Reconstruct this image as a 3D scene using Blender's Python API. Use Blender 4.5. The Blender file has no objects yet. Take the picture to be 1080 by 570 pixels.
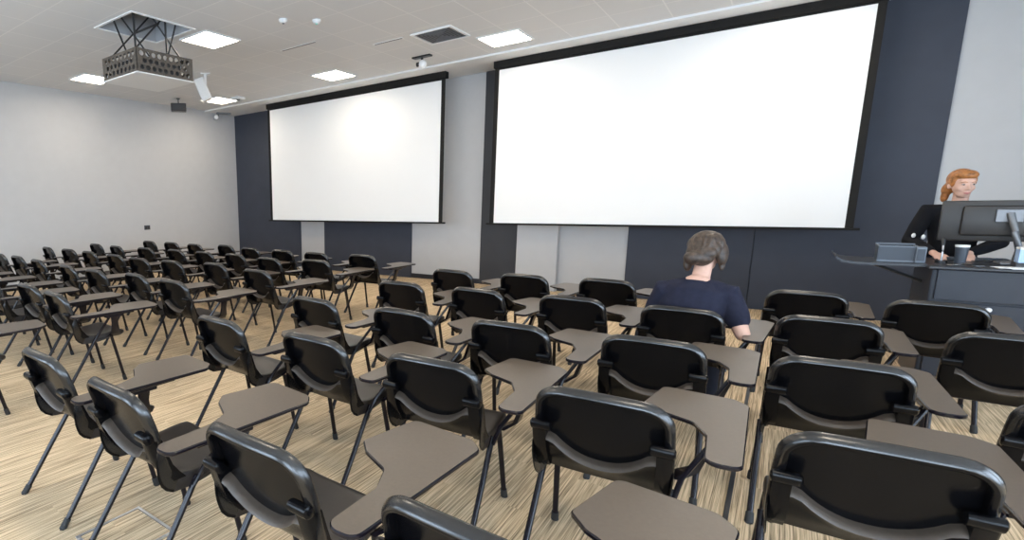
import bpy, bmesh, math, random
from mathutils import Vector, Matrix
random.seed(7)
SC = bpy.context.scene
COL = SC.collection
PI = math.pi

# ------------------------------------------------------------------ materials
def mat(name, col, rough=0.5, metal=0.0, noise=0.0, nscale=40.0, bump=0.0, bscale=200.0, spec=0.5, coat=0.0, emit=None, estr=0.0):
    m = bpy.data.materials.new(name); m.use_nodes = True
    nt = m.node_tree; b = nt.nodes['Principled BSDF']
    b.inputs['Base Color'].default_value = (*col, 1)
    b.inputs['Roughness'].default_value = rough
    b.inputs['Metallic'].default_value = metal
    b.inputs['Specular IOR Level'].default_value = spec
    b.inputs['Coat Weight'].default_value = coat
    tc = nt.nodes.new('ShaderNodeTexCoord')
    if noise > 0:
        n = nt.nodes.new('ShaderNodeTexNoise'); n.inputs['Scale'].default_value = nscale; n.inputs['Detail'].default_value = 3
        nt.links.new(tc.outputs['Object'], n.inputs['Vector'])
        r = nt.nodes.new('ShaderNodeValToRGB')
        r.color_ramp.elements[0].position = .3; r.color_ramp.elements[1].position = .7
        r.color_ramp.elements[0].color = (*[c * (1 - noise) for c in col], 1)
        r.color_ramp.elements[1].color = (*[min(1, c * (1 + noise)) for c in col], 1)
        nt.links.new(n.outputs['Fac'], r.inputs['Fac']); nt.links.new(r.outputs['Color'], b.inputs['Base Color'])
    if bump > 0:
        n2 = nt.nodes.new('ShaderNodeTexNoise'); n2.inputs['Scale'].default_value = bscale
        nt.links.new(tc.outputs['Object'], n2.inputs['Vector'])
        bp = nt.nodes.new('ShaderNodeBump'); bp.inputs['Strength'].default_value = bump; bp.inputs['Distance'].default_value = .002
        nt.links.new(n2.outputs['Fac'], bp.inputs['Height']); nt.links.new(bp.outputs['Normal'], b.inputs['Normal'])
    if emit:
        b.inputs['Emission Color'].default_value = (*emit, 1); b.inputs['Emission Strength'].default_value = estr
    return m

def carpet_mat():
    m = bpy.data.materials.new('carpet'); m.use_nodes = True
    nt = m.node_tree; b = nt.nodes['Principled BSDF']; b.inputs['Roughness'].default_value = .95; b.inputs['Specular IOR Level'].default_value = .1
    tc = nt.nodes.new('ShaderNodeTexCoord')
    # planks: rows 0.25 m wide in X, 1 m long in Y, each shifted
    br = nt.nodes.new('ShaderNodeTexBrick'); br.offset = .5; br.inputs['Scale'].default_value = 1
    br.inputs['Brick Width'].default_value = 1.0; br.inputs['Row Height'].default_value = .25
    br.inputs['Mortar Size'].default_value = 0.0
    br.inputs['Color1'].default_value = (.0, .0, .0, 1); br.inputs['Color2'].default_value = (1, 1, 1, 1)
    mp = nt.nodes.new('ShaderNodeMapping'); mp.inputs['Rotation'].default_value = (0, 0, PI / 2)
    nt.links.new(tc.outputs['Object'], mp.inputs['Vector']); nt.links.new(mp.outputs['Vector'], br.inputs['Vector'])
    off = nt.nodes.new('ShaderNodeVectorMath'); off.operation = 'MULTIPLY_ADD'
    off.inputs[1].default_value = (3.7, 9.1, 0)
    nt.links.new(br.outputs['Color'], off.inputs[0]); nt.links.new(tc.outputs['Object'], off.inputs[2])
    def stripes(sx, sy, detail):
        mm = nt.nodes.new('ShaderNodeMapping'); mm.inputs['Scale'].default_value = (sx, sy, 1)
        n = nt.nodes.new('ShaderNodeTexNoise'); n.inputs['Scale'].default_value = 1; n.inputs['Detail'].default_value = detail
        n.inputs['Roughness'].default_value = .6
        nt.links.new(off.outputs['Vector'], mm.inputs['Vector']); nt.links.new(mm.outputs['Vector'], n.inputs['Vector'])
        return n
    a = stripes(88, 1.1, 3); c = stripes(230, 3.0, 2); d = stripes(300, 300, 2)
    r = nt.nodes.new('ShaderNodeValToRGB'); e = r.color_ramp.elements
    e[0].position = .34; e[0].color = (.105, .080, .054, 1)
    e[1].position = .66; e[1].color = (.87, .68, .455, 1)
    x = e.new(.46); x.color = (.43, .315, .195, 1)
    x = e.new(.54); x.color = (.65, .495, .32, 1)
    mx = nt.nodes.new('ShaderNodeMath'); mx.operation = 'MULTIPLY_ADD'; mx.inputs[1].default_value = .5
    m2 = nt.nodes.new('ShaderNodeMath'); m2.operation = 'MULTIPLY'; m2.inputs[1].default_value = .5
    nt.links.new(c.outputs['Fac'], m2.inputs[0])
    nt.links.new(a.outputs['Fac'], mx.inputs[0]); nt.links.new(m2.outputs[0], mx.inputs[2])
    m3 = nt.nodes.new('ShaderNodeMath'); m3.operation = 'MULTIPLY_ADD'; m3.inputs[1].default_value = .16; 
    s0 = nt.nodes.new('ShaderNodeMath'); s0.operation = 'SUBTRACT'; s0.inputs[1].default_value = .5
    nt.links.new(d.outputs['Fac'], s0.inputs[0]); nt.links.new(s0.outputs[0], m3.inputs[0]); nt.links.new(mx.outputs[0], m3.inputs[2])
    nt.links.new(m3.outputs[0], r.inputs['Fac']); nt.links.new(r.outputs['Color'], b.inputs['Base Color'])
    bp = nt.nodes.new('ShaderNodeBump'); bp.inputs['Strength'].default_value = .4; bp.inputs['Distance'].default_value = .004
    nt.links.new(m3.outputs[0], bp.inputs['Height']); nt.links.new(bp.outputs['Normal'], b.inputs['Normal'])
    return m

def ceiling_mat():
    m = bpy.data.materials.new('ceiling_tile'); m.use_nodes = True
    nt = m.node_tree; b = nt.nodes['Principled BSDF']; b.inputs['Roughness'].default_value = .9; b.inputs['Specular IOR Level'].default_value = .15
    tc = nt.nodes.new('ShaderNodeTexCoord')
    mp = nt.nodes.new('ShaderNodeMapping'); mp.inputs['Location'].default_value = (.09, .03, 0)
    nt.links.new(tc.outputs['Object'], mp.inputs['Vector'])
    br = nt.nodes.new('ShaderNodeTexBrick'); br.offset = 0; br.inputs['Scale'].default_value = 1
    br.inputs['Brick Width'].default_value = .6; br.inputs['Row Height'].default_value = .6
    br.inputs['Mortar Size'].default_value = .009; br.inputs['Mortar Smooth'].default_value = .2
    br.inputs['Color1'].default_value = (.68, .68, .68, 1); br.inputs['Color2'].default_value = (.71, .705, .70, 1)
    br.inputs['Mortar'].default_value = (.79, .78, .77, 1)
    nt.links.new(mp.outputs['Vector'], br.inputs['Vector']); nt.links.new(br.outputs['Color'], b.inputs['Base Color'])
    n = nt.nodes.new('ShaderNodeTexNoise'); n.inputs['Scale'].default_value = 260
    nt.links.new(tc.outputs['Object'], n.inputs['Vector'])
    bp = nt.nodes.new('ShaderNodeBump'); bp.inputs['Strength'].default_value = .15; bp.inputs['Distance'].default_value = .002
    nt.links.new(n.outputs['Fac'], bp.inputs['Height']); nt.links.new(bp.outputs['Normal'], b.inputs['Normal'])
    return m

M = dict(
    carpet=carpet_mat(), ceil=ceiling_mat(),
    wall=mat('wall_paint', (.50, .497, .497), .75, noise=.015, nscale=6, bump=.06, bscale=120, spec=.25),
    plaster=mat('plaster', (.80, .795, .785), .8, noise=.015, nscale=5, spec=.2),
    panel=mat('dark_panel', (.042, .048, .066), .62, noise=.06, nscale=3, bump=.08, bscale=300, spec=.35),
    panel_brown=mat('dark_panel_warm', (.042, .042, .046), .62, noise=.06, nscale=3, bump=.08, bscale=300, spec=.35),
    skirting=mat('skirting', (.02, .02, .024), .5, noise=.05),
    screen=mat('screen_fabric', (.80, .795, .785), .85, noise=.004, nscale=3, spec=.1),
    masking=mat('black_masking', (.016, .015, .014), .8, noise=.1, nscale=20, spec=.15),
    shell=mat('black_plastic', (.0028, .0027, .0033), .22, noise=.12, nscale=60, bump=.03, bscale=900, spec=.18),
    rim=mat('black_plastic_rim_lit', (.0085, .0075, .007), .27, noise=.12, nscale=60, spec=.75),  # same black plastic as the shell, lightened and glossed to carry painted-in highlights
    ledge=mat('black_plastic_ledge_lit', (.062, .047, .036), .42, noise=.1, nscale=60, spec=.45),  # same black plastic; light caught on its upper face is painted in as brown
    seat=mat('black_seat_plastic', (.017, .0125, .0105), .42, noise=.12, nscale=60, bump=.06, bscale=900, spec=.5),
    tube=mat('black_enamel_tube', (.007, .0055, .009), .22, noise=.1, nscale=50, spec=.35),
    rubber=mat('black_rubber', (.014, .014, .014), .7, noise=.1),
    tablet=mat('taupe_laminate', (.092, .069, .050), .40, noise=.07, nscale=90, bump=.03, bscale=700, spec=.5),
    white=mat('white_plastic', (.78, .78, .77), .4, noise=.01),
    grey=mat('grey_metal', (.17, .17, .175), .4, metal=.6, noise=.05),
    cage=mat('perforated_steel', (.095, .080, .066), .5, metal=.2, noise=.08, nscale=30),
    black=mat('black_metal', (.014, .014, .015), .45, noise=.1),
    hatch=mat('hatch_grey', (.38, .38, .39), .8, noise=.03),
    dark=mat('hatch_void', (.05, .05, .052), .8, noise=.1),
    vent=mat('vent_grey', (.10, .10, .105), .55, noise=.05),
    lamp=mat('lamp_diffuser', (.9, .9, .88), .5, noise=.005, emit=(1.0, .88, .72), estr=17.0),
    navy=mat('lectern_navy', (.010, .013, .022), .45, noise=.08, nscale=20),
    desk=mat('desk_top_black', (.024, .025, .03), .34, noise=.08, nscale=30),
    slate=mat('slate_grey', (.034, .042, .056), .45, noise=.06, nscale=30),
    slate_edge=mat('slate_edge', (.13, .15, .18), .45, noise=.04, nscale=30),
    monitor=mat('monitor_plastic', (.022, .018, .015), .45, noise=.06, nscale=40),
    paleblue=mat('pale_blue', (.36, .50, .72), .5, noise=.04, nscale=30),
    paper=mat('paper', (.72, .72, .71), .8, noise=.02),
    chrome=mat('bright_metal', (.6, .6, .62), .3, metal=.8, noise=.03),
    skin=mat('skin', (.60, .36, .27), .55, noise=.06, nscale=30, bump=.05, bscale=300),
    ginger=mat('ginger_hair', (.33, .125, .032), .5, noise=.45, nscale=45, bump=.6, bscale=140),
    brown_hair=mat('brown_hair', (.050, .032, .022), .5, noise=.6, nscale=38, bump=.9, bscale=90),
    shirt=mat('navy_cotton', (.017, .018, .032), .9, noise=.15, nscale=25, bump=.25, bscale=160, spec=.15),
    top=mat('black_cotton', (.008, .008, .010), .9, noise=.15, nscale=25, bump=.25, bscale=160, spec=.15),
    trousers=mat('dark_denim', (.02, .022, .032), .9, noise=.15, nscale=30, spec=.15),
    shoe=mat('shoe', (.02, .02, .02), .5, noise=.1),
    eye=mat('eye_white', (.42, .36, .33), .25, noise=.01),
    iris=mat('iris', (.04, .03, .02), .2, noise=.1),
    lip=mat('lip', (.46, .17, .15), .5, noise=.05),
    led=mat('green_lens', (.25, .62, .52), .3, noise=.05),
    dot=mat('white_print', (.75, .75, .75), .7, noise=.02),
    glass=None,
)
g = bpy.data.materials.new('window_glass'); g.use_nodes = True
nt = g.node_tree; nt.nodes.remove(nt.nodes['Principled BSDF'])
tr = nt.nodes.new('ShaderNodeBsdfTransparent'); gl = nt.nodes.new('ShaderNodeBsdfGlossy'); gl.inputs['Roughness'].default_value = .02
mx = nt.nodes.new('ShaderNodeMixShader'); mx.inputs[0].default_value = .06
nt.links.new(tr.outputs[0], mx.inputs[1]); nt.links.new(gl.outputs[0], mx.inputs[2])
nt.links.new(mx.outputs[0], nt.nodes['Material Output'].inputs['Surface'])
M['glass'] = g

# ------------------------------------------------------------------ helpers
def link(name, bm, m, parent=None, smooth=None, mods=None):
    me = bpy.data.meshes.new(name)
    bmesh.ops.recalc_face_normals(bm, faces=bm.faces)
    bm.to_mesh(me); bm.free()
    for x in (m if isinstance(m, (list, tuple)) else [m]): me.materials.append(x)
    o = bpy.data.objects.new(name, me); COL.objects.link(o)
    if parent: o.parent = parent
    if smooth is not None: shade(me, smooth)
    return o

def shade(me, ang):
    me.polygons.foreach_set('use_smooth', [True] * len(me.polygons))
    if ang < 179:
        bm = bmesh.new(); bm.from_mesh(me)
        for e in bm.edges:
            e.smooth = len(e.link_faces) == 2 and e.calc_face_angle(0) < math.radians(ang)
        bm.to_mesh(me); bm.free()

def tag(o, label, cat, group=None):
    o['label'] = label; o['category'] = cat
    if group: o['group'] = group
    return o

def thing(name, label, cat, loc=(0, 0, 0), rz=0, group=None):
    o = bpy.data.objects.new(name, None); COL.objects.link(o); o.empty_display_size = .1
    o.location = loc; o.rotation_euler = (0, 0, rz)
    return tag(o, label, cat, group)

def struct(name, bm, m, smooth=None):
    o = link(name, bm, m, None, smooth); o['kind'] = 'structure'; return o

def box(bm, x0, x1, y0, y1, z0, z1, bev=0, seg=2, mi=0):
    r = bmesh.ops.create_cube(bm, size=1)
    vs = r['verts']
    for v in vs:
        v.co = Vector(((x0 + x1) / 2 + v.co.x * (x1 - x0), (y0 + y1) / 2 + v.co.y * (y1 - y0), (z0 + z1) / 2 + v.co.z * (z1 - z0)))
    fs = {f for v in vs for f in v.link_faces}
    for f in fs: f.material_index = mi
    if bev:
        es = list({e for v in vs for e in v.link_edges})
        bmesh.ops.bevel(bm, geom=es, offset=bev, segments=seg, profile=.5, affect='EDGES')
    return bm

def B(*a, **k):
    return box(bmesh.new(), *a, **k)

def frame_of(t, ref=None):
    t = t.normalized()
    ref = ref or Vector((0, 0, 1))
    if abs(t.dot(ref)) > .97: ref = Vector((0, 1, 0)) if abs(t.y) < .9 else Vector((1, 0, 0))
    u = ref.cross(t).normalized(); return u, t.cross(u)

def tube(bm, pts, r, n=10, cap=True, ref=None, domes=False):
    """swept tube; r a number, or list of numbers / (ru, rv)"""
    pts = [Vector(p) for p in pts]
    rs = r if isinstance(r, (list, tuple)) else [r] * len(pts)
    rs = [(a if isinstance(a, (list, tuple)) else (a, a)) for a in rs]
    if domes:
        a, b2 = pts[0], pts[-1]
        d0 = (pts[0] - pts[1]).normalized(); d1 = (pts[-1] - pts[-2]).normalized()
        m0 = min(rs[0]); m1 = min(rs[-1])
        head = [(a + d0 * m0 * s, (rs[0][0] * c, rs[0][1] * c)) for s, c in ((.95, .3), (.8, .6), (.45, .89))]
        tail = [(b2 + d1 * m1 * s, (rs[-1][0] * c, rs[-1][1] * c)) for s, c in ((.45, .89), (.8, .6), (.95, .3))]
        pts = [h[0] for h in head] + pts + [h[0] for h in tail]
        rs = [h[1] for h in head] + rs + [h[1] for h in tail]
    rings = []
    for i, p in enumerate(pts):
        if i == 0: t = pts[1] - p
        elif i == len(pts) - 1: t = p - pts[i - 1]
        else: t = (pts[i + 1] - p).normalized() + (p - pts[i - 1]).normalized()
        u, v = frame_of(t, ref)
        rings.append([bm.verts.new(p + u * rs[i][0] * math.cos(2 * PI * k / n) + v * rs[i][1] * math.sin(2 * PI * k / n)) for k in range(n)])
    for a, b2 in zip(rings, rings[1:]):
        for k in range(n):
            bm.faces.new((a[k], a[(k + 1) % n], b2[(k + 1) % n], b2[k]))
    if cap:
        bm.faces.new(rings[0][::-1]); bm.faces.new(rings[-1])
    return bm

def T(*a, **k):
    return tube(bmesh.new(), *a, **k)

def catmull(pts, n):
    P = [Vector(p) for p in pts]; out = []
    Q = [P[0] * 2 - P[1]] + P + [P[-1] * 2 - P[-2]]
    for i in range(1, len(Q) - 2):
        for k in range(n):
            t = k / n
            a, b, c, d = Q[i - 1], Q[i], Q[i + 1], Q[i + 2]
            out.append(.5 * ((2 * b) + (c - a) * t + (2 * a - 5 * b + 4 * c - d) * t * t + (3 * b - a - 3 * c + d) * t ** 3))
    out.append(P[-1]); return out

def ellipsoid(bm, c, r, rot=None, seg=20, rings=14):
    res = bmesh.ops.create_uvsphere(bm, u_segments=seg, v_segments=rings, radius=1)
    Mx = Matrix.Translation(Vector(c)) @ (rot.to_4x4() if rot else Matrix.Identity(4)) @ Matrix.Diagonal((*r, 1))
    bmesh.ops.transform(bm, matrix=Mx, verts=res['verts'])
    return bm

def disc_cyl(bm, c, r, h, axis='z', n=20, r2=None):
    res = bmesh.ops.create_cone(bm, cap_ends=True, segments=n, radius1=r, radius2=r if r2 is None else r2, depth=h)
    R = {'z': Matrix.Identity(4), 'x': Matrix.Rotation(PI / 2, 4, 'Y'), 'y': Matrix.Rotation(PI / 2, 4, 'X')}[axis]
    bmesh.ops.transform(bm, matrix=Matrix.Translation(Vector(c)) @ R, verts=res['verts'])
    return bm

def round_poly(pts, radii, n=6):
    out = []; N = len(pts)
    for i in range(N):
        p = Vector(pts[i]); a = Vector(pts[i - 1]) - p; b = Vector(pts[(i + 1) % N]) - p
        r = radii[i]
        if r <= 0: out.append(p); continue
        a.normalize(); b.normalize()
        ang = a.angle(b); d = r / math.tan(ang / 2)
        c = p + (a + b).normalized() * (r / math.sin(ang / 2))
        s = p + a * d; e = p + b * d
        a0 = math.atan2(s.y - c.y, s.x - c.x); a1 = math.atan2(e.y - c.y, e.x - c.x)
        da = (a1 - a0 + PI) % (2 * PI) - PI
        for k in range(n + 1):
            t = a0 + da * k / n; out.append(Vector((c.x + r * math.cos(t), c.y + r * math.sin(t))))
    return out

def slab(bm, outline, z0, z1, bev=.003):
    """extruded outline with a chamfered rim"""
    N = len(outline)
    cx = sum(p.x for p in outline) / N; cy = sum(p.y for p in outline) / N
    def ring(z, inset):
        vs = []
        for i in range(N):
            p = outline[i]; t = (outline[(i + 1) % N] - outline[i - 1]).normalized()
            nrm = Vector((t.y, -t.x))
            vs.append(bm.verts.new((p.x - nrm.x * inset, p.y - nrm.y * inset, z)))
        return vs
    rs = [ring(z0, bev), ring(z0 + bev, 0), ring(z1 - bev, 0), ring(z1, bev)]
    for a, b in zip(rs, rs[1:]):
        for k in range(N): bm.faces.new((a[k], a[(k + 1) % N], b[(k + 1) % N], b[k]))
    for rr, rev in ((rs[0], True), (rs[-1], False)):
        f = bm.faces.new(rr[::-1] if rev else rr)
        bmesh.ops.triangulate(bm, faces=[f])
    return bm

# ------------------------------------------------------------------ room
XL, XR, D, YB, ZC = -10.96, 4.6, 9.39, -2.6, 3.80
T_ = .25
# projector hatch in the ceiling
HX0, HX1, HY0, HY1 = -6.90, -6.06, 3.67, 4.53
bm = bmesh.new(); box(bm, XL - T_, XR + T_, YB - T_, D + T_, -.2, 0); struct('floor', bm, M['carpet'])
bm = bmesh.new()
for a in ((XL - T_, HX0, YB - T_, D + T_), (HX1, XR + T_, YB - T_, D + T_), (HX0, HX1, YB - T_, HY0), (HX0, HX1, HY1, D + T_)):
    box(bm, *a, ZC, ZC + .12)
struct('ceiling', bm, M['ceil'])
struct('wall_left', B(XL - T_, XL, YB - T_, D + T_, 0, ZC), M['wall'])
struct('wall_front', B(XL, XR, D, D + T_, 0, ZC), M['wall'])
# plasterboard margin of the ceiling in front of the screens' wall
struct('trim_1', B(XL, XR, 8.42, D, ZC - .03, ZC + .01), M['plaster'])

def wall_with_windows(name, axis, c0, c1, a0, a1, wins):
    bm = bmesh.new(); z0, z1 = .45, 3.0
    xs = sorted([a0, a1] + [v for w in wins for v in w])
    def seg(p, q, za, zb):
        if axis == 'y': box(bm, p, q, c0, c1, za, zb)
        else: box(bm, c0, c1, p, q, za, zb)
    for i in range(len(xs) - 1):
        p, q = xs[i], xs[i + 1]
        if (p, q) in wins: seg(p, q, 0, z0); seg(p, q, z1, ZC)
        else: seg(p, q, 0, ZC)
    struct(name, bm, M['wall'])
    global WN
    for (p, q) in wins:
        WN += 1
        bm = bmesh.new(); f = .05; mid = (c0 + c1) / 2
        def bar(pa, pb, za, zb):
            if axis == 'y': box(bm, pa, pb, mid - .03, mid + .03, za, zb)
            else: box(bm, mid - .03, mid + .03, pa, pb, za, zb)
        bar(p, p + f, z0, z1); bar(q - f, q, z0, z1); bar(p + f, q - f, z0, z0 + f); bar(p + f, q - f, z1 - f, z1)
        bar((p + q) / 2 - f / 2, (p + q) / 2 + f / 2, z0 + f, z1 - f)
        w = struct('window_%d' % WN, bm, M['white'])
        bm = bmesh.new()
        if axis == 'y': box(bm, p + f, q - f, mid - .004, mid + .004, z0 + f, z1 - f)
        else: box(bm, mid - .004, mid + .004, p + f, q - f, z0 + f, z1 - f)
        link('pane', bm, M['glass'], w)
        L = bpy.data.lights.new('daylight_portal', 'AREA'); L.shape = 'RECTANGLE'; L.size = q - p; L.size_y = z1 - z0
        L.cycles.is_portal = True
        lo = bpy.data.objects.new('daylight_portal', L); COL.objects.link(lo)
        if axis == 'y': lo.location = ((p + q) / 2, c0 - .02, (z0 + z1) / 2); lo.rotation_euler = (PI / 2, 0, 0)
        else: lo.location = (c1 + .02, (p + q) / 2, (z0 + z1) / 2); lo.rotation_euler = (PI / 2, 0, PI / 2)
WN = 0
wall_with_windows('wall_back', 'y', YB - T_, YB, XL, XR, [(-8.6, -6.2), (-4.6, -2.2), (-.6, 1.8), (2.1, 4.3)])  # unseen windows, added to light the room from behind
wall_with_windows('wall_right', 'x', XR, XR + T_, YB, D, [(-1.8, .6), (1.2, 3.6), (4.4, 5.6)])  # unseen windows added for daylight, the last to brighten the front wall

# dark full-height panels on the front wall
def panel(n, x0, x1, m='panel', d=.035):
    struct('trim_%d' % n, B(x0, x1, D - d, D, .0, ZC - .03, bev=.004, seg=1), M[m])
panel(2, XL, -8.72)
panel(3, -7.97, -5.655)
panel(4, -4.18, -3.475, 'panel_brown')
panel(5, -1.775, -.254)
panel(6, -.246, 1.335)
struct('trim_9', B(-.254, -.246, D - .01, D, 0, ZC - .03), M['skirting'])
# pale pilaster between the panels
struct('trim_7', B(-3.475, -2.79, D - .12, D, 0, ZC - .03, bev=.004, seg=1), M['wall'])
bm = bmesh.new()
for a, b, d in ((-8.72, -7.97, .018), (-5.655, -4.18, .018), (-2.79, -1.775, .018), (1.335, XR, .018)):
    box(bm, a, b, D - d, D, 0, .09, bev=.003, seg=1)
struct('baseboard_front', bm, M['skirting'])
struct('baseboard_left', B(XL, XL + .018, YB, D - .04, 0, .09, bev=.003, seg=1), M['skirting'])
# dark strip along the gangway in the carpet
struct('trim_8', B(-.072, -.050, YB, D - .04, 0, .006, bev=.002, seg=1), M['skirting'])

# ------------------------------------------------------------------ projection screens
def projection_screen(x0, x1, label):
    Y = 8.83; zb, zt = 1.16, 3.63
    t = thing('projection_screen', label, 'screen', ((x0 + x1) / 2, Y, zb), 0, 'pull-down projection screens')
    c = (x0 + x1) / 2; w = (x1 - x0) / 2
    def L(bm):
        bmesh.ops.translate(bm, verts=bm.verts, vec=(-c, -Y, -zb)); return bm
    link('picture_surface', L(B(x0, x1, Y - .003, Y + .003, zb, zt)), M['screen'], t)
    bm = bmesh.new()
    box(bm, x0 - .075, x0, Y - .002, Y + .004, zb, ZC - .06); box(bm, x1, x1 + .075, Y - .002, Y + .004, zb, ZC - .06)
    box(bm, x0, x1, Y - .002, Y + .004, zt, ZC - .06)
    link('black_border', L(bm), M['masking'], t)
    link('bottom_bar', L(B(x0 - .13, x1 + .13, Y - .02, Y + .02, zb - .03, zb, bev=.006)), M['masking'], t)
    link('screen_housing', L(B(x0 - .09, x1 + .09, Y - .035, Y + .09, ZC - .14, ZC - .03, bev=.006)), M['masking'], t)
projection_screen(-9.10, -4.765, 'smaller-looking white projection screen further back, beside the left wall')
projection_screen(-3.72, .585, 'larger-looking white projection screen nearest the lectern')

# ------------------------------------------------------------------ ceiling fittings
def ceiling_light(x, y, label):
    t = thing('ceiling_light', label, 'ceiling light', (x, y, ZC - .012), 0, 'square ceiling light panels')
    bm = bmesh.new(); a, b = .30, .275
    for s in ((-a, a, -a, -b), (-a, a, b, a), (-a, -b, -b, b), (b, a, -b, b)): box(bm, *s, -.006, .012)
    link('frame', bm, M['white'], t)
    link('diffuser', B(-b, b, -b, b, .0, .008), M['lamp'], t)
for x, y, l in ((-6.35, 7.78, 'square ceiling light panel just above the left projection screen'),
                (-3.21, 7.77, 'square ceiling light panel beside the ceiling vent, between the screens'),
                (-9.64, 7.82, 'square ceiling light panel in the far left corner by the hanging white speaker'),
                (-6.26, 4.97, 'square ceiling light panel directly right of the projector hatch'),
                (-9.64, 4.97, 'square ceiling light panel half hidden behind the projector cage'),
                (0.0, 7.78, 'square ceiling light panel over the big right screen, just out of view'),  # this panel and those below are unseen, added to light the room
                (-3.2, 4.97, 'square ceiling light panel over the middle chairs, just out of view'),
                (0.0, 4.97, 'square ceiling light panel over the seated student, out of view'),
                (-6.3, 1.6, 'square ceiling light panel over the gangway at the back left, out of view'),
                (-3.2, 1.6, 'square ceiling light panel over the nearest middle chairs, out of view'),
                (0.0, 1.6, 'square ceiling light panel over the nearest right chairs, out of view'),
                (-9.64, 1.6, 'square ceiling light panel at the back left wall, out of view')):
    ceiling_light(x, y, l)

# air vent with concentric blades
t = thing('ceiling_vent', 'square grey air vent with concentric blades in the ceiling', 'vent', (-3.81, 7.0, ZC - .012))
bm = bmesh.new()
def sqring(bm, a, b, z0, z1):
    for s in ((-a, a, -a, -b), (-a, a, b, a), (-a, -b, -b, b), (b, a, -b, b)): box(bm, *s, z0, z1)
sqring(bm, .30, .27, -.008, .012); link('frame', bm, M['white'], t)
link('backing', B(-.27, .27, -.27, .27, .006, .011), M['dark'], t)
bm = bmesh.new()
for k in range(6): sqring(bm, .25 - .042 * k, .232 - .042 * k, -.004, .004)
link('blades', bm, M['vent'], t)

# small ceiling domes
def smoke_detector(x, y, label, lens=None):
    t = thing('smoke_detector', label, 'detector', (x, y, ZC), 0)
    bm = disc_cyl(bmesh.new(), (0, 0, -.012), .055, .024); disc_cyl(bm, (0, 0, -.034), .04, .02, r2=.048)
    bmesh.ops.bevel(bm, geom=list(bm.edges), offset=.003, segments=1, affect='EDGES')
    link('housing', bm, M['white'], t, 40)
    link('lens', ellipsoid(bmesh.new(), (0, 0, -.045), (.016, .016, .012), seg=12, rings=8), M[lens or 'grey'], t, 180)
smoke_detector(-4.95, 5.08, 'round white smoke detector on the ceiling, left of the green-lit one')
smoke_detector(-4.66, 5.38, 'round white ceiling detector with a green lens', 'led')
t = thing('ceiling_sensor', 'small flat white sensor box beside the far left light panel', 'sensor', (-9.1, 7.9, ZC))
bm = B(-.11, .11, -.11, .11, -.05, 0, bev=.012); link('housing', bm, M['white'], t)
link('lens', disc_cyl(bmesh.new(), (0, 0, -.053), .04, .01), M['grey'], t)

# pan tilt camera
t = thing('ceiling_camera', 'white ball camera on a dark ceiling plate above the left screen edge', 'camera', (-4.55, 7.78, ZC))
link('mounting_plate', B(-.16, .16, -.05, .05, -.025, 0, bev=.006), M['black'], t)
link('stem', disc_cyl(bmesh.new(), (0, 0, -.05), .02, .06), M['black'], t)
link('camera_ball', ellipsoid(bmesh.new(), (.01, 0, -.125), (.068, .068, .068)), M['white'], t, 180)
link('lens', disc_cyl(bmesh.new(), (-.045, -.03, -.125), .035, .05, axis='x'), M['black'], t, 40)

# white loudspeaker hanging from the ceiling
t = thing('hanging_speaker', 'white box loudspeaker tilted on a ceiling bracket behind the projector cage', 'speaker', (-7.95, 6.1, ZC), math.radians(52))
bm = B(-.085, .085, -.11, .11, -.19, .19, bev=.018); bmesh.ops.transform(bm, matrix=Matrix.Translation((.0, 0, -.27)) @ Matrix.Rotation(math.radians(-22), 4, 'Y') , verts=bm.verts)
link('cabinet', bm, M['white'], t)
bm = B(-.068, .068, -.122, -.108, -.165, .165, bev=.004, seg=1); bmesh.ops.transform(bm, matrix=Matrix.Translation((.0, 0, -.27)) @ Matrix.Rotation(math.radians(-22), 4, 'Y'), verts=bm.verts)
link('grille', bm, M['paper'], t)
bm = B(.03, .07, -.03, .03, -.26, 0, bev=.006); box(bm, -.03, .13, -.07, .07, -.015, 0)
link('bracket', bm, M['white'], t)
# black loudspeaker near the left wall
t = thing('hanging_speaker', 'small black box loudspeaker hanging on a thin stem near the left wall', 'speaker', (-10.12, 7.09, ZC), math.radians(55))
link('cabinet', B(-.16, .16, -.10, .10, -.27, -.11, bev=.012), M['black'], t)
link('grille', B(-.14, .14, -.106, -.10, -.255, -.125, bev=.003, seg=1), M['dark'], t)
bm = disc_cyl(bmesh.new(), (0, 0, -.06), .012, .12); disc_cyl(bm, (0, 0, -.008), .04, .016); link('stem', bm, M['black'], t)
# corner camera
t = thing('wall_camera', 'small grey security camera high in the far left corner', 'camera', (-10.80, 8.72, ZC - .03), math.radians(60))
link('mounting_plate', B(-.05, .3, -.05, .05, -.04, 0, bev=.006), M['grey'], t)
link('arm', T([(.0, 0, -.02), (0, 0, -.08), (-.04, 0, -.1)], .015), M['grey'], t, 60)
bm = disc_cyl(bmesh.new(), (-.07, 0, -.12), .05, .18, axis='y'); bmesh.ops.bevel(bm, geom=list(bm.edges), offset=.004, segments=1, affect='EDGES'); link('body', bm, M['white'], t, 40)
# wall socket on left wall
t = thing('wall_socket', 'small dark socket box on the left wall', 'socket', (XL, 6.64, 1.04))
link('plate', B(0, .02, -.07, .07, -.05, .05, bev=.004), M['slate'], t)
bm = bmesh.new()
for y in (-.033, .033): box(bm, .02, .026, y - .025, y + .025, -.03, .03, bev=.002, seg=1)
link('outlets', bm, M['black'], t)
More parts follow.
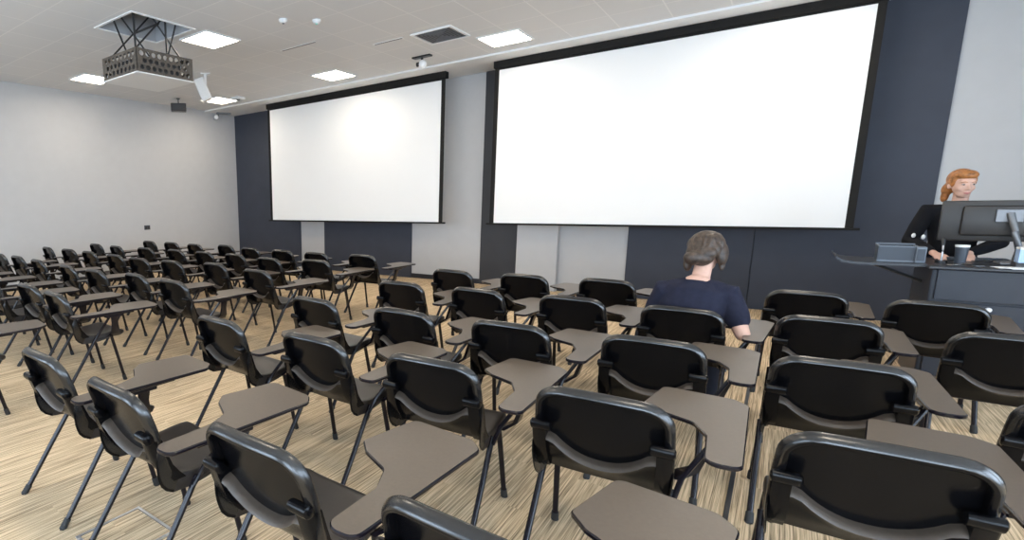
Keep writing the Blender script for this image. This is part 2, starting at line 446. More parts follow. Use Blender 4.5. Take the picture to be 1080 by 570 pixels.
# slot diffusers
def slot(x0, x1, y, label):
    t = thing('slot_diffuser', label, 'vent', ((x0 + x1) / 2, y, ZC), 0, 'thin slots in the ceiling')
    a = (x1 - x0) / 2
    link('frame', B(-a, a, -.03, .03, -.006, 0, bev=.002, seg=1), M['white'], t)
    link('slit', B(-a + .02, a - .02, -.012, .012, -.009, -.004), M['vent'], t)
slot(-5.95, -5.25, 6.05, 'thin ceiling slot nearest the projector hatch, left of the other slot')
slot(-4.75, -4.25, 6.75, 'thin ceiling slot just left of the air vent')

# ------------------------------------------------------------------ projector lift
t = thing('projector_lift', 'projector lift cage of perforated brown steel lowered from its ceiling hatch', 'projector lift', ((HX0 + HX1) / 2, (HY0 + HY1) / 2, ZC))
hw, hd = (HX1 - HX0) / 2, (HY1 - HY0) / 2
bm = bmesh.new()
for s in ((-hw - .03, hw + .03, -hd - .03, -hd), (-hw - .03, hw + .03, hd, hd + .03), (-hw - .03, -hw, -hd, hd), (hw, hw + .03, -hd, hd)): box(bm, *s, -.012, 0)
link('hatch_frame', bm, M['white'], t)
bm = bmesh.new(); th = .015; zz = .55
box(bm, -hw, -hw + th, -hd, hd, 0, zz); box(bm, hw - th, hw, -hd, hd, 0, zz)
box(bm, -hw + th, hw - th, -hd, -hd + th, 0, zz); box(bm, -hw + th, hw - th, hd - th, hd, 0, zz); box(bm, -hw, hw, -hd, hd, zz, zz + .02)
link('hatch_box', bm, M['hatch'], t)
# cage sides with real round holes
CZ0, CZ1 = 3.145 - ZC, 3.42 - ZC
def perforated(bm, length, z0, z1, cols, rows, r, place):
    H = z1 - z0; m = .03
    cw = (length - 2 * m) / cols; ch = (H - 2 * m * .6) / rows; n = 12
    def quad(a0, a1, b0, b1):
        vs = [bm.verts.new(place(a, b)) for a, b in ((a0, b0), (a1, b0), (a1, b1), (a0, b1))]; bm.faces.new(vs)
    quad(0, m, 0, H); quad(length - m, length, 0, H)
    quad(m, length - m, 0, m * .6); quad(m, length - m, H - m * .6, H)
    for j in range(rows):
        shift = cw / 2 if j % 2 else 0
        b0 = m * .6 + j * ch
        if shift: quad(m, m + shift, b0, b0 + ch); quad(length - m - shift, length - m, b0, b0 + ch)
        for i in range(cols - (1 if shift else 0)):
            a0 = m + shift + i * cw
            ca, cb = a0 + cw / 2, b0 + ch / 2
            inner = []; outer = []
            for k in range(n):
                an = 2 * PI * (k + .5) / n
                inner.append(bm.verts.new(place(ca + r * math.cos(an), cb + r * math.sin(an))))
                c, s = math.cos(an), math.sin(an); q = min(cw / 2 / abs(c) if abs(c) > 1e-6 else 9, ch / 2 / abs(s) if abs(s) > 1e-6 else 9)
                outer.append(bm.verts.new(place(ca + q * c, cb + q * s)))
            for k in range(n): bm.faces.new((inner[k], inner[(k + 1) % n], outer[(k + 1) % n], outer[k]))
            # corner fillers
            for k in range(n):
                o1, o2 = outer[k].co, outer[(k + 1) % n].co
            for sx, sy in ((1, 1), (-1, 1), (-1, -1), (1, -1)):
                corner = place(ca + sx * cw / 2, cb + sy * ch / 2)
                ka = [k for k in range(n)]
                cv = bm.verts.new(corner)
                near = sorted(outer, key=lambda v: (v.co - cv.co).length)[:2]
                bm.faces.new((cv, near[0], near[1]))
bm = bmesh.new(); H = CZ1 - CZ0; w2 = .40
cx0, cx1, cy0, cy1 = -hw + .02, hw - .01, -hd + .025, hd - .03
perforated(bm, cx1 - cx0, CZ0, CZ1, 8, 3, .030, lambda a, b: Vector((cx0 + a, cy0, CZ0 + b)))
perforated(bm, cx1 - cx0, CZ0, CZ1, 8, 3, .030, lambda a, b: Vector((cx0 + a, cy1, CZ0 + b)))
perforated(bm, cy1 - cy0, CZ0, CZ1, 9, 3, .030, lambda a, b: Vector((cx0, cy0 + a, CZ0 + b)))
perforated(bm, cy1 - cy0, CZ0, CZ1, 9, 3, .030, lambda a, b: Vector((cx1, cy0 + a, CZ0 + b)))
c = link('cage', bm, M['cage'], t)
s = c.modifiers.new('thick', 'SOLIDIFY'); s.thickness = .006
link('bottom_panel', B(cx0 - .012, cx1 + .012, cy0 - .012, cy1 + .012, CZ0 - .018, CZ0 - .002, bev=.004, seg=1), M['white'], t)
def rod(p, q, r=.011): return tube(bm, [p, q], r, 8)
for sx in (-.30, .26):
    zt, zb = .38, CZ1 - .01
    bm = bmesh.new(); rod((sx, -.36, zt), (sx, .36, zb)); link('scissor_arm', bm, M['black'], t)
    bm = bmesh.new(); rod((sx + .03, .36, zt), (sx + .03, -.36, zb)); link('scissor_arm', bm, M['black'], t)
bm = bmesh.new()
for sy in (-.34, .34):
    rod((-.36, sy, .38), (.1, sy, CZ1 - .01)) if sy < 0 else rod((.36, sy, .38), (-.1, sy, CZ1 - .01))
rod((-.30, 0, (.38 + CZ1) / 2 - .01), (.30, 0, (.38 + CZ1) / 2 - .01), .014)
rod((.3, -.34, .38), (.3, -.34, CZ1), .013); rod((.3, .1, .38), (.3, .1, CZ1), .013)
box(bm, -.38, .38, -.38, -.34, CZ1 - .02, CZ1); box(bm, -.38, .38, .34, .38, CZ1 - .02, CZ1)
link('lift_struts', bm, M['black'], t)
p = thing('projector', 'dark projector sitting inside the perforated lift cage', 'projector', ((HX0 + HX1) / 2, (HY0 + HY1) / 2, ZC + CZ0))
link('body', B(-.33, .31, -.33, .30, .005, .20, bev=.02), M['dark'], p)
link('lens', disc_cyl(bmesh.new(), (.08, .325, .09), .045, .06, axis='y'), M['black'], p, 40)
link('vent', B(-.2, -.06, .298, .305, .04, .14), M['black'], p)

# ------------------------------------------------------------------ the tablet chair
# local frame: origin on the floor under the top edge of the back, +y towards the screens
prof = catmull([(0, .0, .830), (0, .012, .785), (0, .034, .710), (0, .056, .635), (0, .080, .562), (0, .106, .503),
                (0, .146, .460), (0, .22, .441), (0, .30, .443), (0, .39, .453), (0, .455, .455), (0, .487, .443), (0, .498, .418)], 4)
# dense rows by the top edge for the round corners
top_extra = []
def row_list():
    L = [0.0]
    for i in range(1, len(prof)): L.append(L[-1] + (prof[i] - prof[i - 1]).length)
    return L
LEN = row_list(); TOT = LEN[-1]
def at(s):
    s = max(0, min(TOT, s))
    for i in range(1, len(LEN)):
        if LEN[i] >= s:
            f = (s - LEN[i - 1]) / max(1e-9, LEN[i] - LEN[i - 1]); return prof[i - 1].lerp(prof[i], f)
    return prof[-1]
def tangent(s): return (at(s + .008) - at(s - .008)).normalized()
def halfw(s):
    w = .231 + .010 * min(1, s / .2)
    if s > .30: w = .241 - .014 * min(1, (s - .30) / .12)
    if s > .46: w = .227 - .012 * min(1, (s - .46) / .3)
    r = .085
    if s < r: w = w - r + math.sqrt(max(0, r * r - (r - s) ** 2))
    r2 = .06
    e = TOT - s
    if e < r2: w = w - r2 + math.sqrt(max(0, r2 * r2 - (r2 - e) ** 2))
    return w
def lipd(s):
    if s < .24: return .042
    if s < .37: return .042 + .036 * (s - .24) / .13
    if s < .50: return .078 - .023 * (s - .37) / .13
    return max(.024, .055 - .10 * (s - .50))
S_SPLIT = LEN[4 * 6]            # near the bend
svals = [0, .004, .010, .018, .028, .040, .055, .072, .090] + [.09 + (S_SPLIT - .09) * k / 15 for k in range(1, 16)]
svals2 = [S_SPLIT + (TOT - .06 - S_SPLIT) * k / 14 for k in range(0, 15)] + [TOT - .045, TOT - .03, TOT - .018, TOT - .008, TOT - .002, TOT]
NU = 16
def surf(s, x):
    p = at(s); w = .24; u = x / w
    back = max(0, 1 - s / .40)
    return Vector((x, p.y + (.020 * u * u) * min(1, back * 1.6), p.z - .010 * u * u * max(0, 1 - s / .1) + (.010 * u * u * u * u if s > .42 else 0)))
def nrm(s):
    t = tangent(s); return Vector((0, t.z, -t.y))   # points rearward / under the seat
def sheet(bm, sv, close_start, close_end):
    rows = []
    for s in sv:
        w = halfw(s) - .007
        rows.append([bm.verts.new(surf(s, w * (2 * k / NU - 1))) for k in range(NU + 1)])
    for a, b in zip(rows, rows[1:]):
        for k in range(NU): bm.faces.new((a[k], a[k + 1], b[k + 1], b[k]))
    # boundary chain (left up, across, right down)
    left = [(sv[i], -1, rows[i][0]) for i in range(len(sv))]
    right = [(sv[i], 1, rows[i][-1]) for i in range(len(sv))]
    chain = []
    if close_start:
        chain = left[::-1] + [(sv[0], 2 * k / NU - 1, rows[0][k]) for k in range(1, NU)] + right
    if close_end:
        chain = left + [(sv[-1], 2 * k / NU - 1, rows[-1][k]) for k in range(1, NU)] + right[::-1]
    def ring(dout, dn, roll=None):
        out = []
        for i, (s, sd, v) in enumerate(chain):
            a = chain[max(0, i - 1)][2].co; b = chain[min(len(chain) - 1, i + 1)][2].co
            t = (b - a).normalized(); n = nrm(s)
            o = t.cross(n)
            if o.length < 1e-6: o = Vector((sd, 0, 0))
            o.normalize()
            cen = surf(s if 0.1 < s < TOT - .1 else (.1 if s <= .1 else TOT - .1), 0)
            if o.dot(v.co - cen) < 0: o = -o
            q = 1 - max(0, min(1, (s - .19) / .06))        # rolled rim on the upper back only
            do, dn_ = dout, dn
            if roll is not None:
                do = roll[0] * q + (.0075 + .0015 * roll[1] / .046) * (1 - q)
                dn_ = roll[1] * q + lipd(s) * min(1, roll[2]) * (1 - q)
            out.append(bm.verts.new(v.co + o * do + n * dn_))
        return out
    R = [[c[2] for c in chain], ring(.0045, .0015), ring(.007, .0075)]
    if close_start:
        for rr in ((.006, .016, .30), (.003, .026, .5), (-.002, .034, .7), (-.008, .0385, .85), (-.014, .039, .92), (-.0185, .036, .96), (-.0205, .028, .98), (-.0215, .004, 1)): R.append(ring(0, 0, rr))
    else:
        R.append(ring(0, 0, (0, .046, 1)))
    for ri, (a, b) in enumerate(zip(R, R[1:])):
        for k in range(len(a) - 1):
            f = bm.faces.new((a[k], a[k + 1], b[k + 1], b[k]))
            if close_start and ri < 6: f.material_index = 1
    return rows
GROUP = 'black tablet-arm chairs in rows facing the screens'
def thick(o, th, off=1):
    m = o.modifiers.new('thick', 'SOLIDIFY'); m.thickness = th; m.offset = off
    dg = bpy.context.evaluated_depsgraph_get(); me = bpy.data.meshes.new_from_object(o.evaluated_get(dg))
    o.modifiers.clear(); old = o.data; o.data = me; bpy.data.meshes.remove(old); return o

def make_chair():
    root = thing('tablet_chair', '', 'chair', (0, 0, 0), 0, GROUP)
    # backrest sheet
    bm = bmesh.new(); sheet(bm, svals, True, False)
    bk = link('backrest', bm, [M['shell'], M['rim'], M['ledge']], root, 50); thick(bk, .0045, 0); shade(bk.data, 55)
    # lower back: flanges + bowl below the ledge, joined into the backrest
    bm = bmesh.new(); bm.from_mesh(bk.data)
    def rear(z):       # y of the back sheet at height z
        best = min((abs(at(s).z - z), s) for s in [i * .004 for i in range(int(.42 / .004))])[1]
        return at(best).y, best
    def ledge(x): return .528 + .082 * min(1, abs(x) / .168) ** 2.2
    NX = 18; cols = []
    for i in range(NX + 1):
        x = -.205 + .41 * i / NX
        zt = ledge(x); y, s = rear(zt)
        cy = .020 * (x / .24) ** 2 * .5
        pts = [(y + .004 + cy, zt + .004), (y - .022 + cy, zt - .002), (y - .037 + cy, zt - .011), (y - .042 + cy, zt - .021)]
        zb = .440
        for k in range(1, 9):
            f = k / 8; z = zt - .021 + (zb - zt + .021) * f
            yy, _ = rear(max(z, .50)); base = yy if z >= .50 else yy + (.50 - z) * .85
            bulge = -.042 + .014 * math.sin(f * PI * .5)
            pts.append((base + bulge + cy, z))
        cols.append([bm.verts.new((x, a, b)) for a, b in pts])
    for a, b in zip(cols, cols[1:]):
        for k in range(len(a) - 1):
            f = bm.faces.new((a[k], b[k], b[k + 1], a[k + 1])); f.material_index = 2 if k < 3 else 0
    # flanges on both sides below the clips
    for sd in (-1, 1):
        secs = []
        for z in (.64, .60, .56, .52, .48, .445):
            yy, s = rear(max(z, .50)); base = yy if z >= .50 else yy + (.50 - z) * .85
            xo = halfw(s) + .001; xi = xo - (.052 if z > .5 else .05)
            f = (.60 - z) / .185
            y0, y1 = base - .044, base + .018
            secs.append([bm.verts.new((sd * a, b, z)) for a, b in ((xi, y0), (xo - .008, y0), (xo, y0 + .008), (xo, y1), (xi, y1))])
        for a, b in zip(secs, secs[1:]):
            for k in range(5): bm.faces.new((a[k], a[(k + 1) % 5], b[(k + 1) % 5], b[k]))
        bm.faces.new(secs[0]); bm.faces.new(secs[-1][::-1])
    bmesh.ops.recalc_face_normals(bm, faces=bm.faces); bm.to_mesh(bk.data); bm.free(); shade(bk.data, 55)
    # round clips either side of the back
    for sd in (-1, 1):
        bm = bmesh.new()
        y, s = rear(.655)
        r = .021
        xs = (.166, .172, .228, .242, .247)
        pr = (.55, .95, 1, .95, .6)
        rings = []
        for x, k in zip(xs, pr):
            ring = []
            for j in range(14):
                a = 2 * PI * j / 14
                ring.append(bm.verts.new((sd * x, y - .034 + (r + .004) * k * math.cos(a), .655 + r * 1.1 * k * math.sin(a) - .006 * math.cos(a))))
            rings.append(ring)
        for a, b in zip(rings, rings[1:]):
            for k in range(14): bm.faces.new((a[k], a[(k + 1) % 14], b[(k + 1) % 14], b[k]))
        bm.faces.new(rings[0]); bm.faces.new(rings[-1][::-1])
        link('back_clip', bm, M['shell'], root, 50)
    # seat
    bm = bmesh.new(); sheet(bm, svals2, False, True)
    st = link('seat', bm, M['seat'], root, 50); thick(st, .0045, 0); shade(st.data, 55)
    # legs
    for sd in (-1, 1):
        for kind in (0, 1):
            if kind == 0: pts = [(sd * .245, -.065, .0), (sd * .240, .085, .22), (sd * .234, .225, .425)]
            else: pts = [(sd * .230, .455, 0), (sd * .222, .405, .24), (sd * .214, .365, .430)]
            pts2 = [Vector(pts[0]) + (Vector(pts[1]) - Vector(pts[0])) * .06] + pts[1:]
            lg = link('leg', T(pts2, .0135, 10), M['tube'], root, 60)
            d = (Vector(pts[1]) - Vector(pts[0])).normalized()
            p0 = Vector((pts[0][0], pts[0][1], .0))
            link('rubber_foot', T([p0 + Vector((0, 0, 0)), p0 + Vector((0, 0, .004)) , p0 + d * .05], [.016, .018, .0165], 10), M['rubber'], lg, 60)
    bm = bmesh.new()
    tube(bm, [(-.236, .220, .420), (.236, .220, .420)], .012, 8)
    tube(bm, [(-.216, .365, .424), (.216, .365, .424)], .012, 8)
    for sd in (-1, 1):
        tube(bm, catmull([(sd * .214, .37, .422), (sd * .218, .24, .415), (sd * .216, .14, .438), (sd * .214, .075, .52), (sd * .212, .040, .62)], 3), .011, 8)
    link('seat_frame', bm, M['tube'], root, 60)
    # writing tablet on the sitter's right
    out = round_poly([(.325, -.02), (.430, -.012), (.458, .675), (.405, .735), (.140, .760), (.090, .475), (.150, .410), (.275, .345), (.322, .235)],
                     [.045, .04, .05, .05, .035, .03, .05, .05, .07])
    bm = slab(bmesh.new(), out, .655, .672, .004)
    for f in bm.faces: f.material_index = 0 if f.calc_center_median().z > .6715 else 1
    tb = link('writing_tablet', bm, [M['tablet'], M['tube']], root, 35)
    bm = B(.325, .415, .12, .50, .638, .654, bev=.004, seg=1); box(bm, .345, .405, .26, .40, .618, .640, bev=.006)
    link('tablet_bracket', bm, M['tube'], root)
    bm = bmesh.new()
    tube(bm, [(.244, .20, .395), (.262, .245, .47), (.352, .315, .628)], .0105, 8)
    # folded steel post between the seat side and the tablet
    lo = [(.230, .325, .422), (.230, .430, .422), (.254, .430, .422), (.254, .325, .422)]
    m1 = [(.292, .335, .470), (.292, .405, .470), (.314, .405, .470), (.314, .335, .470)]
    mi = [(.318, .335, .550), (.318, .385, .550), (.338, .385, .550), (.338, .335, .550)]
    hi = [(.345, .320, .628), (.345, .380, .628), (.370, .380, .628), (.370, .320, .628)]
    V = [[bm.verts.new(v) for v in r] for r in (lo, m1, mi, hi)]
    for a, b in zip(V, V[1:]):
        for k in range(4): bm.faces.new((a[k], a[(k + 1) % 4], b[(k + 1) % 4], b[k]))
    bm.faces.new(V[0][::-1]); bm.faces.new(V[-1])
    link('tablet_support', bm, M['tube'], root, 40)
    return root

def kids(o): return KID.get(o.name, [])
PROTO = make_chair()
bpy.context.view_layer.update()
KID = {}
for o in COL.objects:
    if o.parent: KID.setdefault(o.parent.name, []).append(o)
def copy_chair(loc, rz, label):
    r = PROTO.copy(); COL.objects.link(r); r.location = loc; r.rotation_euler = (0, 0, rz); r['label'] = label
    for ch in kids(PROTO):
        c = ch.copy(); COL.objects.link(c); c.parent = r
        for gch in kids(ch):
            d = gch.copy(); COL.objects.link(d); d.parent = c
    return r

ORD = ['first', 'second', 'third', 'fourth', 'fifth', 'sixth', 'seventh', 'eighth', 'ninth']
# right-hand block (right of the gangway), rows from the back of the room
LIST = []
def C_(x, y, deg, label): LIST.append((x * .96, y * .96, deg, label))
C_(.315, 2.24, 4, 'biggest, nearest black tablet chair right of the floor strip, bottom right of the photo')
C_(.28, 3.29, 3, 'black tablet chair right of the floor strip, second from the camera in its column')
C_(.29, 4.44, 1, 'black tablet chair right of the floor strip, third from the camera, behind the front one')
C_(.215, 5.59, 0, 'front black tablet chair right of the floor strip, seen before the dark wall panel')
C_(.89, 5.52, -4, 'black tablet chair standing directly in front of the lectern')
C_(1.02, 4.42, -3, 'black tablet chair behind the one at the lectern, cut by the right picture edge')
C_(.975, 3.08, -2, 'black tablet chair at the right picture edge of which only a sliver of back shows')
# middle block: columns from the floor strip leftwards, rows from the camera
mid = [
 ('row next to the floor strip', [(-.46, 2.17, 3, 'nearest large black tablet chair in the column left of the floor strip'),
        (-.46, 3.24, 2, 'black tablet chair directly behind the seated person'),
        (-.455, 4.29, -2, 'black tablet chair on which the person in the navy shirt sits'),
        (-.50, 1.07, -2, 'black tablet chair cut by the bottom picture edge at the centre')]),
 ('', [(-1.25, 1.07, -1, 'black tablet chair at the bottom edge, left of the cut-off centre chair'),
       (-1.22, 2.19, 3, 'black tablet chair second up in the column second left of the floor strip'),
       (-1.21, 3.15, 1, 'black tablet chair third up in the column second left of the floor strip'),
       (-1.17, 4.30, -1, 'black tablet chair fourth up in the column second left of the floor strip'),
       (-1.18, 5.43, -4, 'front black tablet chair before the pale bluish wall bay beside the seated person')]),
 ('', [(-2.08, 1.04, -2, 'black tablet chair at lower left, nearer the gangway chair on its right'),
       (-1.96, 2.17, -2, 'black tablet chair second up in the column third left of the floor strip'),
       (-1.95, 3.10, -1, 'black tablet chair third up in the column third left of the floor strip'),
       (-1.92, 4.24, -4, 'black tablet chair fourth up in the column third left of the floor strip'),
       (-1.92, 5.34, -2, 'front black tablet chair before the pale pilaster')]),
 ('', [(-2.86, 1.06, -1, 'black tablet chair nearest the lower left, outermost of the middle block'),
       (-2.78, 2.15, -3, 'black tablet chair second up on the left edge of the middle block'),
       (-2.76, 3.08, -4, 'black tablet chair third up on the left edge of the middle block'),
       (-2.66, 4.20, 1, 'black tablet chair fourth up on the left edge of the middle block'),
       (-2.67, 5.26, -4, 'front black tablet chair before the white wall bay with the black skirting')]),
]
for _, L in mid:
    for a in L: C_(*a)
# left block: rows from the camera to the screens, counted from the gangway outwards to the left wall
left = [
 ([(-4.74, .92)], ''),
 ([(-4.80, 1.95), (-5.53, 2.0), (-6.30, 1.92), (-7.0, 2.05), (-7.8, 2.05), (-8.55, 2.05)], 'fifth row'),
 ([(-4.58, 3.0), (-5.36, 3.05), (-6.12, 2.97), (-6.90, 2.99), (-8.02, 3.07), (-8.92, 3.13), (-9.66, 3.12)], 'fourth row'),
 ([(-4.50, 4.06), (-5.47, 4.22), (-6.22, 4.08), (-6.97, 4.03), (-7.76, 4.10), (-8.72, 4.16), (-9.52, 4.18), (-10.36, 4.17)], 'third row'),
 ([(-4.62, 5.22), (-5.36, 5.07), (-6.22, 5.19), (-6.95, 5.17), (-7.70, 5.15), (-8.52, 5.08), (-9.42, 5.02), (-10.32, 5.08)], 'second row'),
 ([(-4.50, 6.09), (-5.30, 6.0), (-6.05, 6.03), (-6.85, 6.06), (-7.70, 6.22), (-8.45, 6.08), (-9.28, 6.12), (-10.05, 6.10)], 'front row'),
]
for L, nm in left:
    for i, (x, y) in enumerate(L):
        if not nm: lab = 'black tablet chair at the left picture edge with only its tablet in view'
        else: lab = 'black tablet chair, %s from the gangway in the left block\'s %s' % (ORD[i], nm)
        C_(x, y, random.uniform(-5, 2), lab)
for i, (x, y, deg, lab) in enumerate(LIST):
    if i == 0:
        PROTO.location = (x, y, 0); PROTO.rotation_euler = (0, 0, math.radians(deg)); PROTO['label'] = lab
    else: copy_chair((x, y, 0), math.radians(deg), lab)

# the tablets of the right-hand chairs are set a little closer in
for o in COL.objects:
    if o.parent and o.name.split('.')[0] in ('writing_tablet', 'tablet_bracket') and o.parent.location.x > .1: o.location.x -= .05

# floor box in the carpet
t = thing('floor_box', 'square metal-rimmed floor box in the carpet at lower left', 'floor box', (-2.22, 1.12, 0))
bm = bmesh.new(); sqring(bm, .165, .15, 0, .006); link('rim', bm, M['chrome'], t)
link('lid', B(-.148, .148, -.148, .148, 0, .004), M['carpet'], t)

# ------------------------------------------------------------------ lectern and what stands on it
LX0, LX1, LY0, LY1, LZ = .955, 2.75, 6.3, 7.05, .985
t = thing('lectern', 'dark navy lectern desk at the right edge of the photo', 'lectern', ((LX0 + LX1) / 2, (LY0 + LY1) / 2, 0))
ox, oy = (LX0 + LX1) / 2, (LY0 + LY1) / 2
def lb(x0, x1, y0, y1, z0, z1, **k): return B(x0 - ox, x1 - ox, y0 - oy, y1 - oy, z0, z1, **k)
link('body', lb(LX0, LX1, LY0 + .02, LY1, .0, LZ - .025, bev=.012), M['navy'], t)
bm = bmesh.new()
for a, b in ((LX0 + .03, 1.85), (1.86, LX1 - .03)): box(bm, a - ox, b - ox, LY0 - oy, LY0 + .022 - oy, .10, .70, bev=.005)
link('door', bm, M['navy'], t)
link('front_rail', lb(LX0 + .03, LX1 - .03, LY0, LY0 + .022, .715, LZ - .03, bev=.004), M['navy'], t)
kn = disc_cyl(bmesh.new(), (1.27 - ox, LY0 - .012 - oy, .665), .018, .024, axis='y'); bmesh.ops.bevel(kn, geom=list(kn.edges), offset=.004, segments=2, affect='EDGES'); link('knob', kn, M['chrome'], t, 50)
link('desk_top', lb(LX0 - .03, LX1, LY0 - .05, LY1 + .03, LZ - .025, LZ, bev=.008), M['desk'], t)
# flip-up side shelf, turned up at its free end
bm = bmesh.new(); sec = []
for x, z in ((.395, .048), (.41, .030), (.44, .010), (.50, .0), (.60, -.004), (LX0 - .03, 0)):
    y0, y1 = 6.36, 6.92
    sec.append([bm.verts.new((x - ox, y - oy, LZ + zz)) for y, zz in ((y0, z), (y1, z), (y1, z - .02), (y0, z - .02))])
for a, b in zip(sec, sec[1:]):
    for k in range(4): bm.faces.new((a[k], a[(k + 1) % 4], b[(k + 1) % 4], b[k]))
bm.faces.new(sec[0]); bm.faces.new(sec[-1][::-1])
link('side_shelf', bm, M['desk'], t, 35)
bm = bmesh.new(); tube(bm, [(.62 - ox, 6.64 - oy, LZ - .02), (.96 - ox, 6.64 - oy, LZ - .17)], .012, 8); link('shelf_bracket', bm, M['black'], t)

# monitor on an arm
t = thing('monitor', 'large black monitor seen from behind on the lectern', 'monitor', (1.34, 6.72, LZ))
bm = B(-.33, .33, .0, .035, .175, .50, bev=.012)
link('screen_case', bm, M['monitor'], t, 40)
bm = B(-.22, .22, -.035, .002, .22, .46, bev=.02); link('rear_cover', bm, M['monitor'], t, 40)
link('display', B(-.315, .315, .035, .037, .19, .485), M['paleblue'], t)
st = bmesh.new(); tube(st, [(.02, -.06, .40), (.05, -.10, .26), (.09, -.08, .12), (.09, -.05, .02)], [.022, .02, .02, .022], 10)
box(st, .0, .18, -.13, .05, .0, .02, bev=.005)
link('stand', st, M['grey'], t, 50)
bm = B(-.05, .09, -.055, -.034, .33, .43, bev=.005); link('mounting_plate', bm, M['grey'], t)
# pale blue carton behind the monitor stand
t = thing('carton', 'pale blue carton at the right edge beside the monitor stand', 'box', (1.475, 6.47, LZ))
link('body', B(-.085, .085, -.05, .05, .035, .135, bev=.004), M['paleblue'], t)
link('base', B(-.095, .095, -.06, .06, 0, .036, bev=.004), M['black'], t)
link('lid', B(-.087, .087, -.052, .052, .135, .15, bev=.004), M['paper'], t)
# small pale cup
t = thing('cup', 'small pale blue and white cup in front of the monitor', 'cup', (1.12, 6.50, LZ))
bm = disc_cyl(bmesh.new(), (0, 0, .07), .030, .14, r2=.038); bmesh.ops.bevel(bm, geom=list(bm.edges), offset=.004, segments=2, affect='EDGES'); link('body', bm, M['slate'], t, 40)
link('lid', disc_cyl(bmesh.new(), (0, 0, .146), .040, .016), M['paper'], t, 40)
# gooseneck microphone
t = thing('microphone', 'thin grey gooseneck microphone at the left end of the lectern top', 'microphone', (1.03, 6.56, LZ))
link('base', disc_cyl(bmesh.new(), (0, 0, .01), .035, .02), M['black'], t, 40)
link('stem', T(catmull([(0, 0, .02), (0, 0, .09), (.0, .02, .15)], 4), .006, 8), M['chrome'], t, 60)
link('head', T([(0, .02, .148), (0, .04, .185)], [.010, .013], 10, domes=True), M['black'], t, 60)
# keyboard and papers
t = thing('keyboard', 'black keyboard lying in front of the presenter on the lectern', 'keyboard', (1.25, 6.92, LZ))
link('case', B(-.21, .21, -.06, .06, 0, .018, bev=.005), M['black'], t)
bm = bmesh.new()
for i in range(14):
    for j in range(4): box(bm, -.196 + i * .028, -.172 + i * .028, -.05 + j * .026, -.03 + j * .026, .018, .024)
link('keys', bm, M['slate'], t)
t = thing('paper_sheets', 'loose white paper sheets near the front edge of the lectern', 'paper', (1.42, 6.34, LZ), .2)
bm = B(-.10, .10, -.07, .07, 0, .004); box(bm, -.16, .03, -.06, .06, .004, .007); tag(t, t['label'], 'paper'); link('sheets', bm, M['paper'], t)
t = thing('cable_bundle', 'tangle of thin grey cables on the lectern by the microphone', 'cable', (1.10, 6.33, LZ))
for k, m in ((0, 'grey'), (1, 'black')):
    link('cable', T(catmull([(-.07 + .02 * k, .01, .006), (-.03, -.03 + .03 * k, .012), (.02, .03 - .02 * k, .02), (.07, -.01, .008), (.12, .02 + .02 * k, .006)], 5), .005, 8), M[m], t, 60)
# desk tray on the side shelf
t = thing('desk_tray', 'slate grey open tray box with pale rims on the side shelf of the lectern', 'tray', (.775, 6.62, LZ - .004))
bm = bmesh.new(); a, b, h = .115, .10, .125; w = .008
box(bm, -a, a, -b, b, 0, w); box(bm, -a, a, -b, -b + w, w, h); box(bm, -a, a, b - w, b, w, h + .012); box(bm, -a, -a + w, -b + w, b - w, w, h); box(bm, a - w, a, -b + w, b - w, w, h)
link('tray_body', bm, M['slate'], t)
bm = bmesh.new()
for s in ((-a - .003, a + .003, -b - .004, -b + .010, h, h + .010), (-a - .003, a + .003, b - .01, b + .003, h + .012, h + .022), (-a - .003, -a + .01, -b + .01, b - .01, h, h + .012), (a - .01, a + .003, -b + .01, b - .01, h, h + .012), (-a - .003, a + .003, -b - .006, -b, 0, .016)): box(bm, *s, bev=.002, seg=1)
link('rim', bm, M['slate_edge'], t)
t = thing('desk_speaker', 'small grey upright box beside the open tray on the side shelf', 'speaker', (.905, 6.52, LZ - .004))
link('cabinet', B(-.03, .03, -.035, .035, 0, .135, bev=.008), M['slate_edge'], t)
link('grille', B(-.022, .022, -.039, -.035, .02, .115, bev=.002, seg=1), M['slate'], t)

# ------------------------------------------------------------------ people
def remesh(o, vox, smooth=6, fac=.5):
    m = o.modifiers.new('r', 'REMESH'); m.mode = 'VOXEL'; m.voxel_size = vox
    s = o.modifiers.new('s', 'SMOOTH'); s.factor = fac; s.iterations = smooth
    dg = bpy.context.evaluated_depsgraph_get(); me = bpy.data.meshes.new_from_object(o.evaluated_get(dg))
    o.modifiers.clear(); old = o.data; o.data = me; bpy.data.meshes.remove(old)
    shade(o.data, 180); return o

def limb(bm, pts, rs, n=14, ref=None): return tube(bm, pts, rs, n, True, ref, True)

